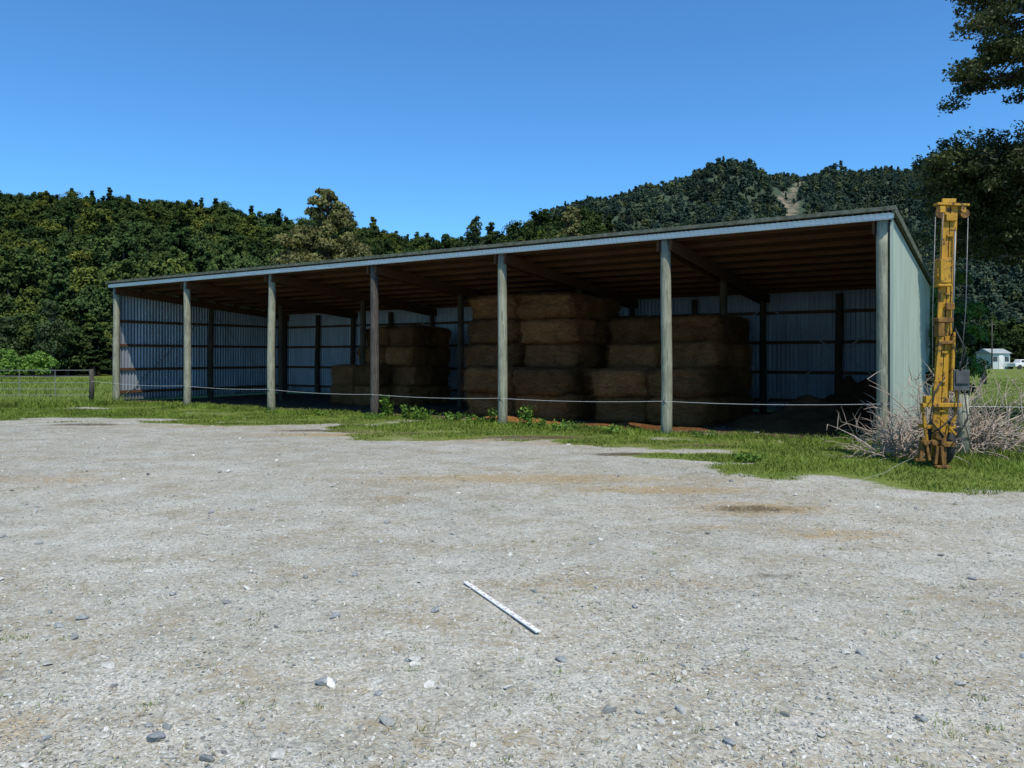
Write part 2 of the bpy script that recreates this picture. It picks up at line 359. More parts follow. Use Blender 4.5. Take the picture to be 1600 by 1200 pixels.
for cx,cy,rx,ry,a_ in spots_straw:
    m=int(1500*a_*rx);xs.append(rng.normal(cx,rx*.75,m));ys.append(rng.normal(cy,ry*.75,m))
x_,y_=yardpts(22000);xs.append(x_);ys.append(y_)
for s0,s1,t0,t1,m in((13.4,17.6,.5,1.5,3800),(17.6,23.8,.45,1.4,2600),(9,14,.3,1.6,1200),(3,9,.2,1.5,900),(4,22,-2.5,0,2500)):
    s_=rng.uniform(s0,s1,m);t_=rng.uniform(t0,t1,m);q=np.array([W(a1,b1)[:2] for a1,b1 in zip(s_,t_)]);xs.append(q[:,0]);ys.append(q[:,1])
x=np.concatenate(xs);y=np.concatenate(ys);n=len(x)
V,F,r=blades(x,y,gz(x,y)+.004+rng.random(n)*.012,rng.uniform(.02,.08,n),.0012+.0003*y/3*rng.random(n),True)
link(bpy.data.objects.new('scattered_straw',quadmesh('scattered_straw',V,F,M_straw,{'rnd':r})))
# grass
n=360000
y=np.where(rng.random(n)<.85,rng.uniform(8.5,26,n),rng.uniform(20,55,n));x=rng.uniform(-.85,.85,n)*(y+1)
gm=grassmask(x,y)+(fbm(x*1.3,y*1.3,21)-.5)*1.3;fm=floormask(x,y);k=(gm>.53+.12*rng.random(n))&(fm<.5)&(spotf(spots_dark,x,y)<.4)
x=x[k];y=y[k];gm=gm[k];n=len(x)
s_,t_=ST(x,y);tall=np.where((s_>0)&(s_<L)&(t_>-.7)&(t_<.5),2.0,1.)*np.where((x<-13.2)&(y>24),3.2,1.)*np.where((x>6.5)&(y>10.6),1.8,1)
V,F,r=blades(x,y,gz(x,y)-.005,rng.uniform(.02,.08,n)*np.clip(gm,.5,1.1)*tall,.003+.00028*y,False)
o=link(bpy.data.objects.new('grass',quadmesh('grass',V,F,M_grass,{'rnd':r})))
X0,Y0=yardpts(420,ymin=2.4,ymax=14);xs=[];ys=[]
for a_,b_ in zip(X0,Y0):
    m=rng.integers(5,22);xs.append(rng.normal(a_,.02,m));ys.append(rng.normal(b_,.02,m))
for px,py in((1000,1030),(1470,1130),(1490,1150),(1540,1140),(660,1135),(1060,1060),(860,1085),(1420,960),(10,1000)):
    a_,b_=ray(px,py);xs.append(rng.normal(a_,.03,40));ys.append(rng.normal(b_,.03,40))
x=np.concatenate(xs);y=np.concatenate(ys);n=len(x)
V,F,r=blades(x,y,gz(x,y),rng.uniform(.010,.028,n),np.ones(n)*.0016,False)
link(bpy.data.objects.new('yard_grass_tufts',quadmesh('yard_grass_tufts',V,F,M_grass,{'rnd':r})))
# ------------------------------------------------------------------ shed
shed=empty('hay_shed',(OX,OY,0),ANG)
H0,H1=4.06,3.42
def roofz(tt): return H0+(H1-H0)*tt/DP
def post(mb,s,tt,h,r):
    n=9;pts=[];rad=[]
    jx,jy=random.uniform(-.02,.02),random.uniform(-.02,.02)
    for i in range(n+1):
        f=i/n;pts.append((s+jx*math.sin(f*5),tt+jy*math.sin(f*4),-.25+(h+.25)*f));rad.append(r*(1.06-.12*f)*random.uniform(.98,1.02))
    mb.tube(pts,rad,14)
for k in range(7):
    mb=MB();post(mb,k*L/6,0,roofz(0)-.02,.112);mb.obj('front_post_%d'%k,M_postd if k==3 else M_post,shed,True)
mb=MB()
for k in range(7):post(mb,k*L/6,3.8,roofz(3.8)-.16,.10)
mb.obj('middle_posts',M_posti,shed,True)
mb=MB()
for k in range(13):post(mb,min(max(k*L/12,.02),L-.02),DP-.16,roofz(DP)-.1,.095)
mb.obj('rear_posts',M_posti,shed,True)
mb=MB()
for k in range(7):
    for off in(-.14,.14):
        if (k==0 and off<0) or (k==6 and off>0): continue
        s=k*L/6+off;mb.beam((s,-.12,roofz(-.12)-.17),(s,DP-.05,roofz(DP-.05)-.17),.045,.24)
mb.obj('rafters',M_timber,shed)
mb=MB()
for k in range(10):
    tt=.18+k*(DP-.5)/9;mb.box((L/2,tt,roofz(tt)+.0),(L+.16,.05,.095))
mb.obj('purlins',M_timber,shed)
mb=MB();a0,a1=-.14,DP+.15
zo=.055
mb.v+=[(-.2,a0,roofz(a0)+zo),(L+.2,a0,roofz(a0)+zo),(L+.2,a1,roofz(a1)+zo),(-.2,a1,roofz(a1)+zo)];mb.f.append((0,1,2,3));mb.obj('roof_lining',M_under,shed)
def corr(name,p0,u,v,lu,lv,nrm,amp,pitch,mat,nv=1):
    p0=np.array(p0,float);u=np.array(u,float);v=np.array(v,float);nrm=np.array(nrm,float)
    n=int(lu/pitch*8);uu=np.linspace(0,lu,n);off=amp*np.sin(uu/pitch*2*math.pi)
    A=p0+uu[:,None]*u+off[:,None]*nrm
    if callable(lv): lvv=np.array([lv(q) for q in uu])
    else: lvv=np.ones(n)*lv
    B=A+lvv[:,None]*v
    V=np.concatenate([A,B]);i=np.arange(n-1);F=np.stack([i,i+1,n+i+1,n+i],1)
    return link(bpy.data.objects.new(name,quadmesh(name,V,F,mat,None,True)),shed)
sl=math.hypot(DP+.45,(H0-H1)/DP*(DP+.45))
vdir=np.array([0,1,-(H0-H1)/DP]);vdir/=np.linalg.norm(vdir)
corr('roof_sheeting',(-.22,-.22,roofz(-.22)+.095),(1,0,0),vdir,L+.44,sl,(0,0,1),.016,.095,M_roof)
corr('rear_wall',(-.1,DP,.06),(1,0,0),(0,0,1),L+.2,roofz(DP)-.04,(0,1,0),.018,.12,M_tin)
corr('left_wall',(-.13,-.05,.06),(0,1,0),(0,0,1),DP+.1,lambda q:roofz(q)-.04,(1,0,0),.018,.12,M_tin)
corr('right_wall',(L+.14,-.05,.06),(0,1,0),(0,0,1),DP+.1,lambda q:roofz(q)-.04,(1,0,0),.014,.105,M_tinext)
corr('front_flashing',(-.2,-.19,roofz(0)-.035),(1,0,0),(0,0,1),L+.4,.10,(0,1,0),.012,.10,M_fascia)
mb=MB();mb.box((L/2,-.155,roofz(0)-.01),(L+.3,.04,.08));mb.obj('fascia_board',M_fascia,shed)
mb=MB();mb.box((L/2,-.225,roofz(-.2)+.115),(L+.46,.09,.07));
mb.beam((L+.2,-.22,roofz(-.22)+.10),(L+.2,DP+.15,roofz(DP+.15)+.10),.06,.13)
mb.beam((-.2,-.22,roofz(-.22)+.10),(-.2,DP+.15,roofz(DP+.15)+.10),.06,.13)
mb.obj('roof_capping',M_capd,shed)
m=2600;s_=rng.uniform(-.2,L+.2,m);tuft=fbm(s_*3,s_*0,8);P=np.stack([s_,-.24+rng.uniform(-.02,.25,m),roofz(-.2)+.14+rng.random(m)*.07*tuft],1)
V,F=leafquads(P,rng.normal(size=(m,3)),rng.uniform(.02,.06,m),.6);link(bpy.data.objects.new('roof_moss',quadmesh('roof_moss',V,F,M_fol_dark,{'rnd':np.repeat(rng.random(m),4)})),shed)
mb=MB()
for h in(.35,1.15,2.0,2.85):
    mb.box((L/2,DP-.045,h),(L-.1,.045,.09));mb.box((-.085,DP/2,h),(.045,DP-.25,.09));mb.box((L+.09,DP/2,h),(.045,DP-.25,.09))
mb.obj('wall_girts',M_timber,shed)
mb=MB()
for s0 in(4,16.5,20.4):
    mb.beam((s0,DP-.075,.3),(s0+4.,DP-.075,3.1),.006,.03);mb.beam((s0,DP-.085,3.1),(s0+4.,DP-.085,.3),.006,.03)
mb.beam((-.055,.4,.3),(-.055,3.6,3.2),.03,.006);mb.beam((-.06,7,.3),(-.06,4,3.2),.03,.006)
mb.obj('wall_braces',M_steel,shed)
mb=MB();mb.box((L+.15,-.07,2.0),(.05,.035,3.95));mb.obj('corner_flashing',M_tinext,shed)
# ------------------------------------------------------------------ hay bales
import bmesh
from mathutils import noise as mn
def balemesh(seed):
    bm=bmesh.new();bmesh.ops.create_cube(bm,size=1);bmesh.ops.subdivide_edges(bm,edges=bm.edges[:],cuts=17,use_grid_fill=True)
    for v in bm.verts:
        p=v.co.copy();q=Vector([math.copysign(abs(c)*2,c) for c in p]);
        r=(abs(q.x)**6+abs(q.y)**6+abs(q.z)**6)**(1/6)
        m=max(abs(q.x),abs(q.y),abs(q.z));q=q*(m/r)*.5
        d=mn.noise(q*2.3+Vector((seed*7,0,0)))*.12+mn.noise(q*8+Vector((seed*3,5,0)))*.06+mn.noise(q*22+Vector((seed,5,0)))*.035
        g=.02*max(0,1-abs((q.x*3.2+.5)%1-.5)*9)
        v.co=q*(1.015+d-g)
    me=bpy.data.meshes.new('hay_bale')
    fz=np.array([v.co[:] for v in bm.verts]);bm.to_mesh(me);bm.free()
    K=3600
    k=rng.integers(0,len(fz),K);P=fz[k]+rng.normal(0,.02,(K,3));d=norm(fz[k]*np.array([1,1,.6])+rng.normal(0,.3,(K,3))+np.array([0,0,-.12]));l=rng.uniform(.02,.10,(K,1));sd=norm(np.cross(d,rng.normal(size=(K,3))))*.0045
    V=np.stack([P-sd,P+sd,P+d*l+sd*.4,P+d*l-sd*.4],1).reshape(-1,3);F=np.arange(4*K).reshape(-1,4)
    v0=[tuple(v.co) for v in me.vertices];f0=[tuple(p.vertices) for p in me.polygons];nv=len(v0)
    me2=bpy.data.meshes.new('hay_bale');me2.from_pydata(v0+[tuple(q) for q in V],[],f0+[tuple(int(i)+nv for i in q) for q in F]);me2.update();me2.materials.append(M_hay)
    for p in me2.polygons:p.use_smooth=True
    return me2
BM=[balemesh(k) for k in range(8)]
def bale(s,tt,z,w,d,h):
    o=bpy.data.objects.new('hay_bale',random.choice(BM));link(o)
    o.location=Vector(W(s,tt,z));o.scale=(w*random.uniform(.96,1.03),d*.99,h*1.05)
    o.rotation_euler=(random.uniform(-.04,.04),random.uniform(-.045,.045),ANG+random.uniform(-.07,.07)+random.choice((0,math.pi)))
RH=.645
def stack(s0,w,ns,t0,d,nt,r0,r1):
    for a_ in range(ns):
        for b_ in range(nt):
            for c_ in range(r0,r1):
                j=random.uniform(-.11,.11);bale(s0+w*(a_+.5)+j*.5,t0+d*(b_+.5)+(j if b_==0 else 0),RH*(c_+.5),w,d,RH)
stack(17.75,1.45,2,1.75,1.2,3,0,2);stack(17.6,1.53,2,2.75,1.25,2,2,4)
stack(14.1,1.55,2,1.36,1.2,3,0,2);stack(13.75,1.68,2,2.0,1.45,2,2,5)
stack(7.9,1.15,2,3.9,1.05,2,0,4);stack(7.2,1.15,2,3.2,.7,1,0,2)
def heap(s,tt,rx,ry,h,mat,name='loose_hay'):
    n=26;V=[];F=[]
    for j in range(n):
        for i in range(n):
            u=i/(n-1)*2-1;v=j/(n-1)*2-1;r=math.hypot(u,v)
            z=h*max(0,1-r*r)*(.7+.7*mn.noise(Vector((u*3+s,v*3,s))))+.03*mn.noise(Vector((u*11,v*11,s)))-.03
            V.append(W(s+u*rx,tt+v*ry,z))
    for j in range(n-1):
        for i in range(n-1):a=j*n+i;F.append((a,a+1,a+n+1,a+n))
    me=quadmesh(name,V,F,mat,None,True);link(bpy.data.objects.new(name,me))
heap(22.6,2.6,1.8,1.2,.6,M_darkhay);heap(23.0,6.5,1.4,.85,1.0,M_darkhay);heap(12.2,2.0,1.8,.9,.15,M_darkhay);heap(16.0,.95,1.7,.5,.14,M_hay);heap(19.5,1.1,2.0,.5,.12,M_hay)
# ------------------------------------------------------------------ fences
f=empty('electric_fence_tape');mb=MB()
pts=[]
hs=[.66,.66,.64,.60,.62,.68,.76]
prev=None
for k in range(7):
    p=Vector(W(k*L/6,-.135,hs[k]))
    if prev is not None:
        for q in range(1,9):
            f_=q/8;c=prev.lerp(p,f_);c.z-=.04*4*f_*(1-f_);pts.append(c)
    else: pts.append(p)
    prev=p
pts+= [Vector((7.25,12.3,.80)),Vector((12,11.6,.78)),Vector((20,10.5,.8))]
mb.tube(pts,.0038,6);mb.tube([Vector(W(0,-.135,.66)),Vector((-14.9,27.2,.72))],.0038,6);mb.obj('tape',M_wire,f)
mb=MB()
for k in range(7):
    c=Vector(W(k*L/6,-.125,hs[k]));mb.box(c,(.03,.03,.05))
mb.obj('insulators',M_blk,f)
def wpost(X,Y,h,r,mat,name='fence_post'):
    mb=MB();mb.tube([(X,Y,-.2),(X+.01,Y,h*.5),(X,Y,h)],[r*1.05,r,r*.93],12);return mb.obj(name,mat,None,True)
wpost(-15.0,27.4,1.15,.08,M_postd);wpost(7.25,12.35,.98,.085,M_post);wpost(27,44,1.4,.16,M_postd);wpost(20,10.5,1.1,.08,M_post)
wpost(12.6,24,1.1,.07,M_post)
g_=empty('farm_gate');mb=MB()
X0,X1,Yg=-15.3,-19.2,27.9
for h in(.2,.42,.64,.88,1.1): mb.tube([(X0,Yg,h),(X1,Yg,h)],.009,8)
for X in(X0,(X0*2+X1)/3,(X0+2*X1)/3,X1): mb.tube([(X,Yg,.17),(X,Yg,1.12)],.010,8)
mb.obj('rails',M_steel,g_)
mb=MB()
for X in(-19.5,-23.5,-27.5,-31.5): mb.tube([(X,28,-.2),(X,28,1.2)],.06,10)
mb.obj('posts',M_postd,empty('wire_fence'))
mb=MB()
for h in(.3,.5,.7,.9,1.1): mb.tube([(-19.5,27.93,h),(-31.5,27.93,h)],.004,5)
mb.obj('wires',M_steel,bpy.data.objects['wire_fence'])
mb=MB();ps=[]
for k in range(13):
    f_=k/12;X=4.0+(6.9-4.0)*f_;Y=9.3+(12.2-9.3)*f_;ps.append((X+.03*math.sin(k*2),Y,float(gz(X,Y))+.03+.55*f_**3))
mb.tube(ps,.0022,5);mb.obj('fence_string',M_string)
# ------------------------------------------------------------------ scale bar
b=empty('survey_scale_bar');p=Vector((*ray(727,911),0));q=Vector((*ray(841,989),0));p.z=float(gz(p.x,p.y))+.018;q.z=float(gz(q.x,q.y))+.018
d=q-p;Lr=d.length;b.location=(p+q)/2;b.rotation_euler=(0,0,math.atan2(d.y,d.x))
M_white=simple('white_paint',(.60,.60,.57),(.76,.76,.73),10,.6)
M_red=simple('red_marking',(.5,.12,.08),(.6,.16,.1),10,.5)
mb=MB();mb.box((0,0,0),(Lr,.034,.010));mb.obj('bar',M_white,b,bevel=.002)
mb=MB();mr=MB()
for k in range(1,20):
    x=-Lr/2+Lr*k/20;(mb if k%2 else mr).box((x,.008 if k%2 else .006,.0058),(.003 if k%2 else .004,.012 if k%2 else .018,.001))
    if k%2==0: mb.box((x+.012,-.006,.0058),(.006,.009,.001));mb.box((x-.012,-.006,.0058),(.006,.009,.001))
mb.obj('ticks',M_blk,b);mr.obj('red_ticks',M_red,b)
# ------------------------------------------------------------------ post driver
R_=empty('post_driver',(6.2,11.1,0))
lean=(.16/3.5)
def mx(z): return -.03+lean*(z-.28)
def at(z,dx=0,dy=0): return (mx(z)+dx,dy,z)
mb=MB()
mb.beam(at(.15,-.05),at(3.78,-.05),.12,.028) ;mb.beam(at(.15,.05),at(3.78,.05),.12,.028)
mb.beam(at(.15,0,.045),at(3.78,0,.045),.02,.08)
for k in range(8): z=.4+k*.42;mb.box(at(z,0,-.0),(.08,.09,.03))
mb.obj('mast',M_yel,R_,bevel=.004)
mb=MB();mb.box(at(3.79,.02),(.46,.13,.035),(0,.04,0));mb.box(at(3.72,-.13),(.08,.11,.10));mb.box(at(3.72,.17),(.07,.11,.10));mb.box(at(3.85,-.02),(.20,.04,.06))
mb.box(at(3.60,0,0),(.15,.13,.10))
mb.obj('crosshead',M_yel,R_,bevel=.006)
def disc(c,r,w,axis,n=20):
    c=Vector(c);a=Vector(axis)*w/2;return MB().tube([c-a,c+a],r,n)
for k,dx in enumerate((-.16,.2)): disc(at(3.66,dx,-.03),.065,.035,(0,1,0)).obj('pulley_%d'%k,M_rust,R_)
mb=MB();mb.box(at(2.82,-.09,-.05),(.15,.18,.34));mb.box(at(2.62,-.09,-.05),(.19,.17,.04));mb.box(at(3.0,-.07,-.02),(.15,.17,.04));mb.box(at(2.80,-.175,-.05),(.03,.10,.12));mb.obj('hammer_block',M_yel,R_,bevel=.01)
mb=MB();mb.box(at(2.12,-.05,-.04),(.22,.16,.07));mb.box(at(1.98,-.10,-.05),(.09,.13,.2));mb.box(at(2.32,.03,-.06),(.12,.05,.10));mb.box(at(1.80,.0,-.05),(.17,.10,.05));mb.obj('guide_block',M_rust,R_,bevel=.01)
mb=MB()
mb.beam(at(.9,-.15,-.07),at(1.95,-.09,-.07),.04,.04);mb.tube([at(1.1,.12,-.05),at(1.95,.11,-.05)],.026,10);mb.box(at(.90,-.02,-.03),(.56,.09,.055));mb.box(at(.98,-.22,-.03),(.08,.10,.1))
mb.beam(at(.88,.26),at(1.5,.11),.035,.035);mb.beam((-.28,-.02,.88),(-.2,0,.35),.04,.035);mb.box((.02,.14,.58),(.42,.26,.05))
mb.beam((.26,.02,.9),(.10,-.05,.5),.035,.035);mb.beam((-.1,-.1,.75),(.16,-.1,.48),.03,.03)
mb.obj('lower_frame',M_yel,R_,bevel=.005)
mb=MB();mb.box((-.33,-.08,.27),(.05,.08,.36),(0,.15,0));mb.box((-.25,-.09,.24),(.04,.07,.26),(0,-.2,0));mb.box((-.36,-.08,.12),(.14,.10,.035));mb.box((-.20,-.1,.37),(.30,.06,.05));mb.box((-.06,-.12,.19),(.045,.08,.30),(0,-.1,0));mb.box((-.13,-.10,.19),(.04,.07,.26),(0,.12,0));mb.box((-.07,-.12,.03),(.20,.18,.03));mb.box((.06,-.08,.34),(.16,.07,.07))
for xx in(-.30,-.18,-.05): mb.tube([(xx,-.17,.37),(xx,-.10,.37)],.04,12)
mb.tube([(-.1,-.16,.47),(-.1,-.05,.47)],.06,12);mb.box((0,-.02,.28),(.08,.1,.45))
mb.obj('base_feet',M_rust,R_,bevel=.004)
mb=MB();mb.tube([at(2.0,.085,-.06),at(3.4,.06,-.06)],.012,8);mb.obj('hydraulic_rod',M_steel,R_,True)
mb=MB()
mb.tube([at(3.66,-.22,-.03),at(2.3,-.21,-.05),at(1.0,-.16,-.06)],.006,6);mb.tube([at(3.66,.25,-.03),(.34,-.03,2.3),(.25,-.03,1.2)],.006,6);mb.tube([at(3.66,-.12,-.05),at(3.0,-.12,-.05)],.006,6)
mb.obj('cables',M_cable,R_,True)
mb=MB();h=[at(1.35,.2,-.08),(.26,-.16,1.7),(.12,-.14,2.0),at(1.9,.05,-.09)];mb.tube(h,.012,8);mb.tube([(.2,-.1,1.1),(.12,-.2,.8),(-.1,-.2,.6),(-.2,-.12,.5)],.012,8);mb.tube([(.28,-.1,1.1),(.3,-.15,.7),(.1,-.2,.45)],.010,8);mb.tube([(.0,-.1,1.3),(-.2,-.2,1.1),(-.24,-.15,.7),(-.05,-.17,.45)],.010,8)
mb.obj('hoses',M_blk,R_,True)
mb=MB();mb.box((.25,.02,1.26),(.23,.22,.30));mb.box((.25,-.10,1.30),(.19,.02,.18));mb.tube([(.25,-.05,1.40),(.25,-.05,1.53)],.016,8);mb.tube([(.32,-.05,1.40),(.34,-.08,1.58)],.010,8);mb.obj('control_box',M_box,R_,bevel=.01)
n=28;V=[];F=[];prof=[(-.085,.20),(-.10,.27),(-.085,.33),(-.05,.355),(.05,.355),(.085,.33),(.10,.27),(.085,.20)]
for i in range(n):
    a=2*math.pi*i/n
    for w_,r_ in prof: V.append((w_,r_*math.cos(a)*(1),r_*math.sin(a)))
m_=len(prof)
for i in range(n):
    for j in range(m_): F.append((i*m_+j,i*m_+(j+1)%m_,((i+1)%n)*m_+(j+1)%m_,((i+1)%n)*m_+j))
o=bpy.data.objects.new('tyre',quadmesh('tyre',V,F,M_rubber,None,True));o.location=(.17,.32,.35);o.rotation_euler=(0,0,-.15);link(o,R_)
o=disc((0,0,0),.2,.1,(1,0,0)).obj('wheel_rim',M_rust,R_);o.location=(.17,.32,.35);o.rotation_euler=(0,0,-.15)
cu=bpy.data.curves.new('lettering','FONT');cu.body='FIELDRAMMER';cu.size=.075;cu.align_x='CENTER';cu.align_y='CENTER';cu.extrude=.001
o=bpy.data.objects.new('lettering',cu);o.location=at(3.22,.05,-.064);o.rotation_euler=(math.pi/2,math.pi/2+lean,0);o.scale=(1,.45,1);cu.materials.append(M_blk);link(o,R_)
# ------------------------------------------------------------------ brush pile
def twigs(name,c,rad,n,mat,hmax,lmin,lmax,r=.008):
    mb=MB()
    for k in range(n):
        a=random.uniform(0,6.28);rr=random.random()**.6
        p=Vector((c[0]+rad[0]*rr*math.cos(a),c[1]+rad[1]*rr*math.sin(a),random.uniform(0,hmax*.35)))
        d=Vector((random.gauss(0,.9),random.gauss(0,.5),random.uniform(-.05,1.0))).normalized();Ln=random.uniform(lmin,lmax)
        r0=r*random.uniform(.5,2.0);pts=[p]
        for q in range(5):
            d=(d+Vector((random.gauss(0,.25),random.gauss(0,.25),random.gauss(-.05,.2)))).normalized();nx_=pts[-1]+d*Ln/5
            nx_.z=max(.01,min(nx_.z,hmax*1.05));pts.append(nx_)
            if random.random()<.6:
                d2=(d+Vector((random.gauss(0,.7),random.gauss(0,.7),random.gauss(.1,.6)))).normalized();e=nx_+d2*Ln*.3;e.z=max(.01,e.z)
                mb.tube([nx_,nx_.lerp(e,.5)+Vector((0,0,.02)),e],[r0*.5,r0*.35,r0*.15],5,False)
        mb.tube(pts,[r0*(1-.16*i) for i in range(6)],6)
    return mb.obj(name,mat,None,True)
twigs('brush_pile',(7.6,12.9),(1.0,.6),260,M_stick,1.15,.6,1.5,.010)
twigs('brush_pile',(6.05,12.1),(.5,.3),90,M_stick,.75,.4,.9,.008)
# ------------------------------------------------------------------ trees
def crownpts(n,H,Rr,shape,seed):
    r=np.random.default_rng(seed);nl=18;C=[];RR=[]
    for i in range(nl):
        h=r.uniform(.2,.93)
        prof={'round':math.sqrt(max(0,1-((h-.5)/.55)**2)),'cone':(1-h)*1.15+.08,'tall':min(1,(1.05-h)*2.2)*.9}[shape]
        a=r.uniform(0,6.28);d=Rr*prof*r.uniform(.3,.85);C.append((d*math.cos(a),d*math.sin(a),h*H));RR.append(Rr*(.18+.26*prof)*r.uniform(.7,1.25))
    C=np.array(C);RR=np.array(RR);k=r.integers(0,nl,n);u=norm(r.normal(size=(n,3)));u[:,2]=np.where(u[:,2]<-.3,-u[:,2],u[:,2])
    rad=RR[k]*(1.1-.45*r.random(n)**1.5);P=C[k]+u*rad[:,None]*np.array([1,1,.8]);N=u+r.normal(size=(n,3))*.5
    sh=np.clip(.25+.35*u[:,2]+.5*r.random(n),0,1);return P,N,sh  # leaf tone: part random, lighter towards the top of each lobe
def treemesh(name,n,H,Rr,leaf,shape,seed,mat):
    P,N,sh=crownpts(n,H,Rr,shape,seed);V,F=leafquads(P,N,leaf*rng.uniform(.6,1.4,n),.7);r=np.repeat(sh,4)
    P2=P[:n//6]*np.array([.6,.6,.93]);V2,F2=leafquads(P2,rng.normal(size=P2.shape),leaf*2.2,.9)
    F2=F2+len(V);V=np.concatenate([V,V2]);F=np.concatenate([F,F2]);r=np.concatenate([r,np.zeros(len(V2))])  # inner leaves all take the darkest tone
    mb=MB();mb.tube([(0,0,-1),(.1,0,H*.3),(0,.1,H*.8)],[H*.028,H*.02,H*.006],6,False)
    tv=np.array(mb.v);tf=np.array(mb.f)+len(V);me=quadmesh(name,np.concatenate([V,tv]),np.concatenate([F,tf]),mat,{'rnd':np.concatenate([r,np.zeros(len(tv))])})
    me.materials.append(M_bark);mi=np.zeros(len(F)+len(tf),np.int32);mi[len(F):]=1;me.polygons.foreach_set('material_index',mi);return me
def variants(pref,mat,n,leaf):
    o=[]
    for k,(H,Rr,sh) in enumerate([(8,3.2,'round'),(9,3.6,'round'),(7,3.4,'round'),(10,2.6,'tall'),(8.5,3,'tall'),(11,2.3,'cone'),(6.5,3.2,'round')]):
        o.append(bpy.data.objects.new('%s_%d'%(pref,k),treemesh('%s_%d'%(pref,k),n,H,Rr,leaf,sh,k+11,mat)))
    return o
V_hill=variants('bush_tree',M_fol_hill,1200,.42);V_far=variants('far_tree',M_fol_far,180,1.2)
def interp_ridge(pxs,pys,D):
    u=(np.array(pxs)-800)/1200;z=1.6+(557-np.array(pys))/1200*D;return u,z
def hill(name,pxs,pys,D,foot,ulo,uhi,nu,nv,amp,seed,mat,slip=False):
    U,Z=interp_ridge(pxs,pys,D)
    def zf(u,d):
        v=(d-foot)/(D-foot);prof=np.where(v<1,np.clip(v,0,1)**.85,np.clip(1-(v-1)*.9,-.2,1))
        zr=np.interp(u,U,Z);nz=(fbm(u*D/(D*.12),d/(D*.14),seed)-.5)*amp*zr*np.clip(v*1.6,0,1)*np.where(v>.85,.25,1)
        return zr*prof+nz-.6*(v<=.02)
    u=np.linspace(ulo,uhi,nu);v=np.linspace(0,1.7,nv);UU,VV=np.meshgrid(u,v);dd=foot+(D-foot)*VV
    z=zf(UU,dd);sl_=np.zeros_like(z)
    def slipf(uu,ddd,pad=0):
        vv=(ddd-foot)/(D-foot);c_=.380+.012*np.sin(ddd/35.)+(vv-.8)*.03;wd=.016*(.05+fbm(ddd/22.,uu*60,5))+pad*np.clip((.97-vv)*4,0.2,1)
        return ((np.abs(uu-c_)<wd)&(vv>.40)&(vv<.97)).astype(float)
    if slip: sl_=slipf(UU,dd)
    Vv=np.stack([UU*dd,dd,z],-1).reshape(-1,3);i,j=np.meshgrid(np.arange(nu-1),np.arange(nv-1));a=(j*nu+i).ravel()
    me=quadmesh(name,Vv,np.stack([a,a+1,a+nu+1,a+nu],1),mat,{'slip':sl_.ravel()},True);link(bpy.data.objects.new(name,me));return zf,slipf
hz1,_=hill('hill',[-1500,-600,-200,0,200,330,430,570,640,700,900,1100,1400],[405,350,338,334,344,362,380,396,404,408,440,500,557],240,72,-2.2,.5,200,60,.40,31,M_hillg)
hz2,_=hill('hill_spur',[560,620,700,780,860,930,975,1010,1100],[556,480,445,425,388,388,420,500,557],135,85,-.2,.26,60,30,.15,77,M_hillg)
hz3,slipf=hill('mountain',[-400,200,400,600,700,800,860,920,1000,1060,1110,1150,1250,1440,1600,1900,2500,3200],[520,500,480,440,420,385,350,322,310,303,280,282,286,288,300,310,370,430],900,300,-.7,1.6,420,120,.45,55,M_mtn,True)
def forest(name,n,ulo,uhi,d0,d1,zf,vs,s0,s1,cond=None):
    d=np.sqrt(rng.uniform(d0**2,d1**2,n));u=rng.uniform(ulo,uhi,n)
    if cond is not None: k=cond(u,d);u=u[k];d=d[k]
    n=len(u);z=zf(u,d);s=s0+(s1-s0)*rng.random(n)**1.8
    scatter(name,np.stack([u*d,d,z-.4],1),np.stack([rng.normal(0,.04,n),rng.normal(0,.04,n),rng.random(n)*6.28],1),np.stack([s*rng.uniform(.85,1.2,n),s,s*rng.uniform(.75,1.2,n)],1),rng.integers(0,len(vs),n),vs)
forest('hill_forest',10000,-.95,.3,75,252,hz1,V_hill,.40,.92)
forest('spur_forest',480,-.16,.19,90,142,hz2,V_hill,.5,.9,lambda u,d:hz2(u,d)>2)
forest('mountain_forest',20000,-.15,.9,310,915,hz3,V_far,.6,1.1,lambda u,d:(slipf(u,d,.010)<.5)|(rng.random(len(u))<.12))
n=260;d=rng.uniform(62,73,n);u=rng.uniform(-.95,-.1,n)
scatter('valley_edge_scrub',np.stack([u*d,d,np.zeros(n)-.2],1),np.stack([np.zeros(n),np.zeros(n),rng.random(n)*6.28],1),np.stack([np.ones(n)*.55,np.ones(n)*.55,rng.uniform(.22,.6,n)],1),rng.integers(0,7,n),V_hill)
n=90;d=rng.uniform(105,150,n);u=rng.uniform(.5,1.0,n)
scatter('distant_trees',np.stack([u*d,d,np.zeros(n)-.3],1),np.stack([np.zeros(n),np.zeros(n),rng.random(n)*6.28],1),np.stack([np.ones(n)*.9,np.ones(n)*.9,rng.uniform(.6,1.,n)],1),rng.integers(0,7,n),V_hill)
def tree(name,X,Y,H,Rr,leaf,n,shape,seed,mat,z0=0):
    e=empty(name,(X,Y,z0));P,N,sh=crownpts(n,H,Rr,shape,seed);V,F=leafquads(P,N,leaf*rng.uniform(.6,1.4,n),.6)
    link(bpy.data.objects.new('crown',quadmesh('crown',V,F,mat,{'rnd':np.repeat(sh,4)})),e)
    mb=MB();mb.tube([(0,0,-.2),(H*.01,0,H*.3),(0,H*.01,H*.85)],[H*.028,H*.02,H*.004],10)
    for k in range(14):
        q=P[(k*97)%n]*.85;b_=Vector((0,0,max(.1*H,q[2]*.6)));mb.tube([b_,b_.lerp(Vector(q),.5)+Vector((0,0,.02*H)),Vector(q)],[H*.01,H*.006,H*.002],6)
    mb.obj('trunk_and_limbs',M_bark,e,True);return e
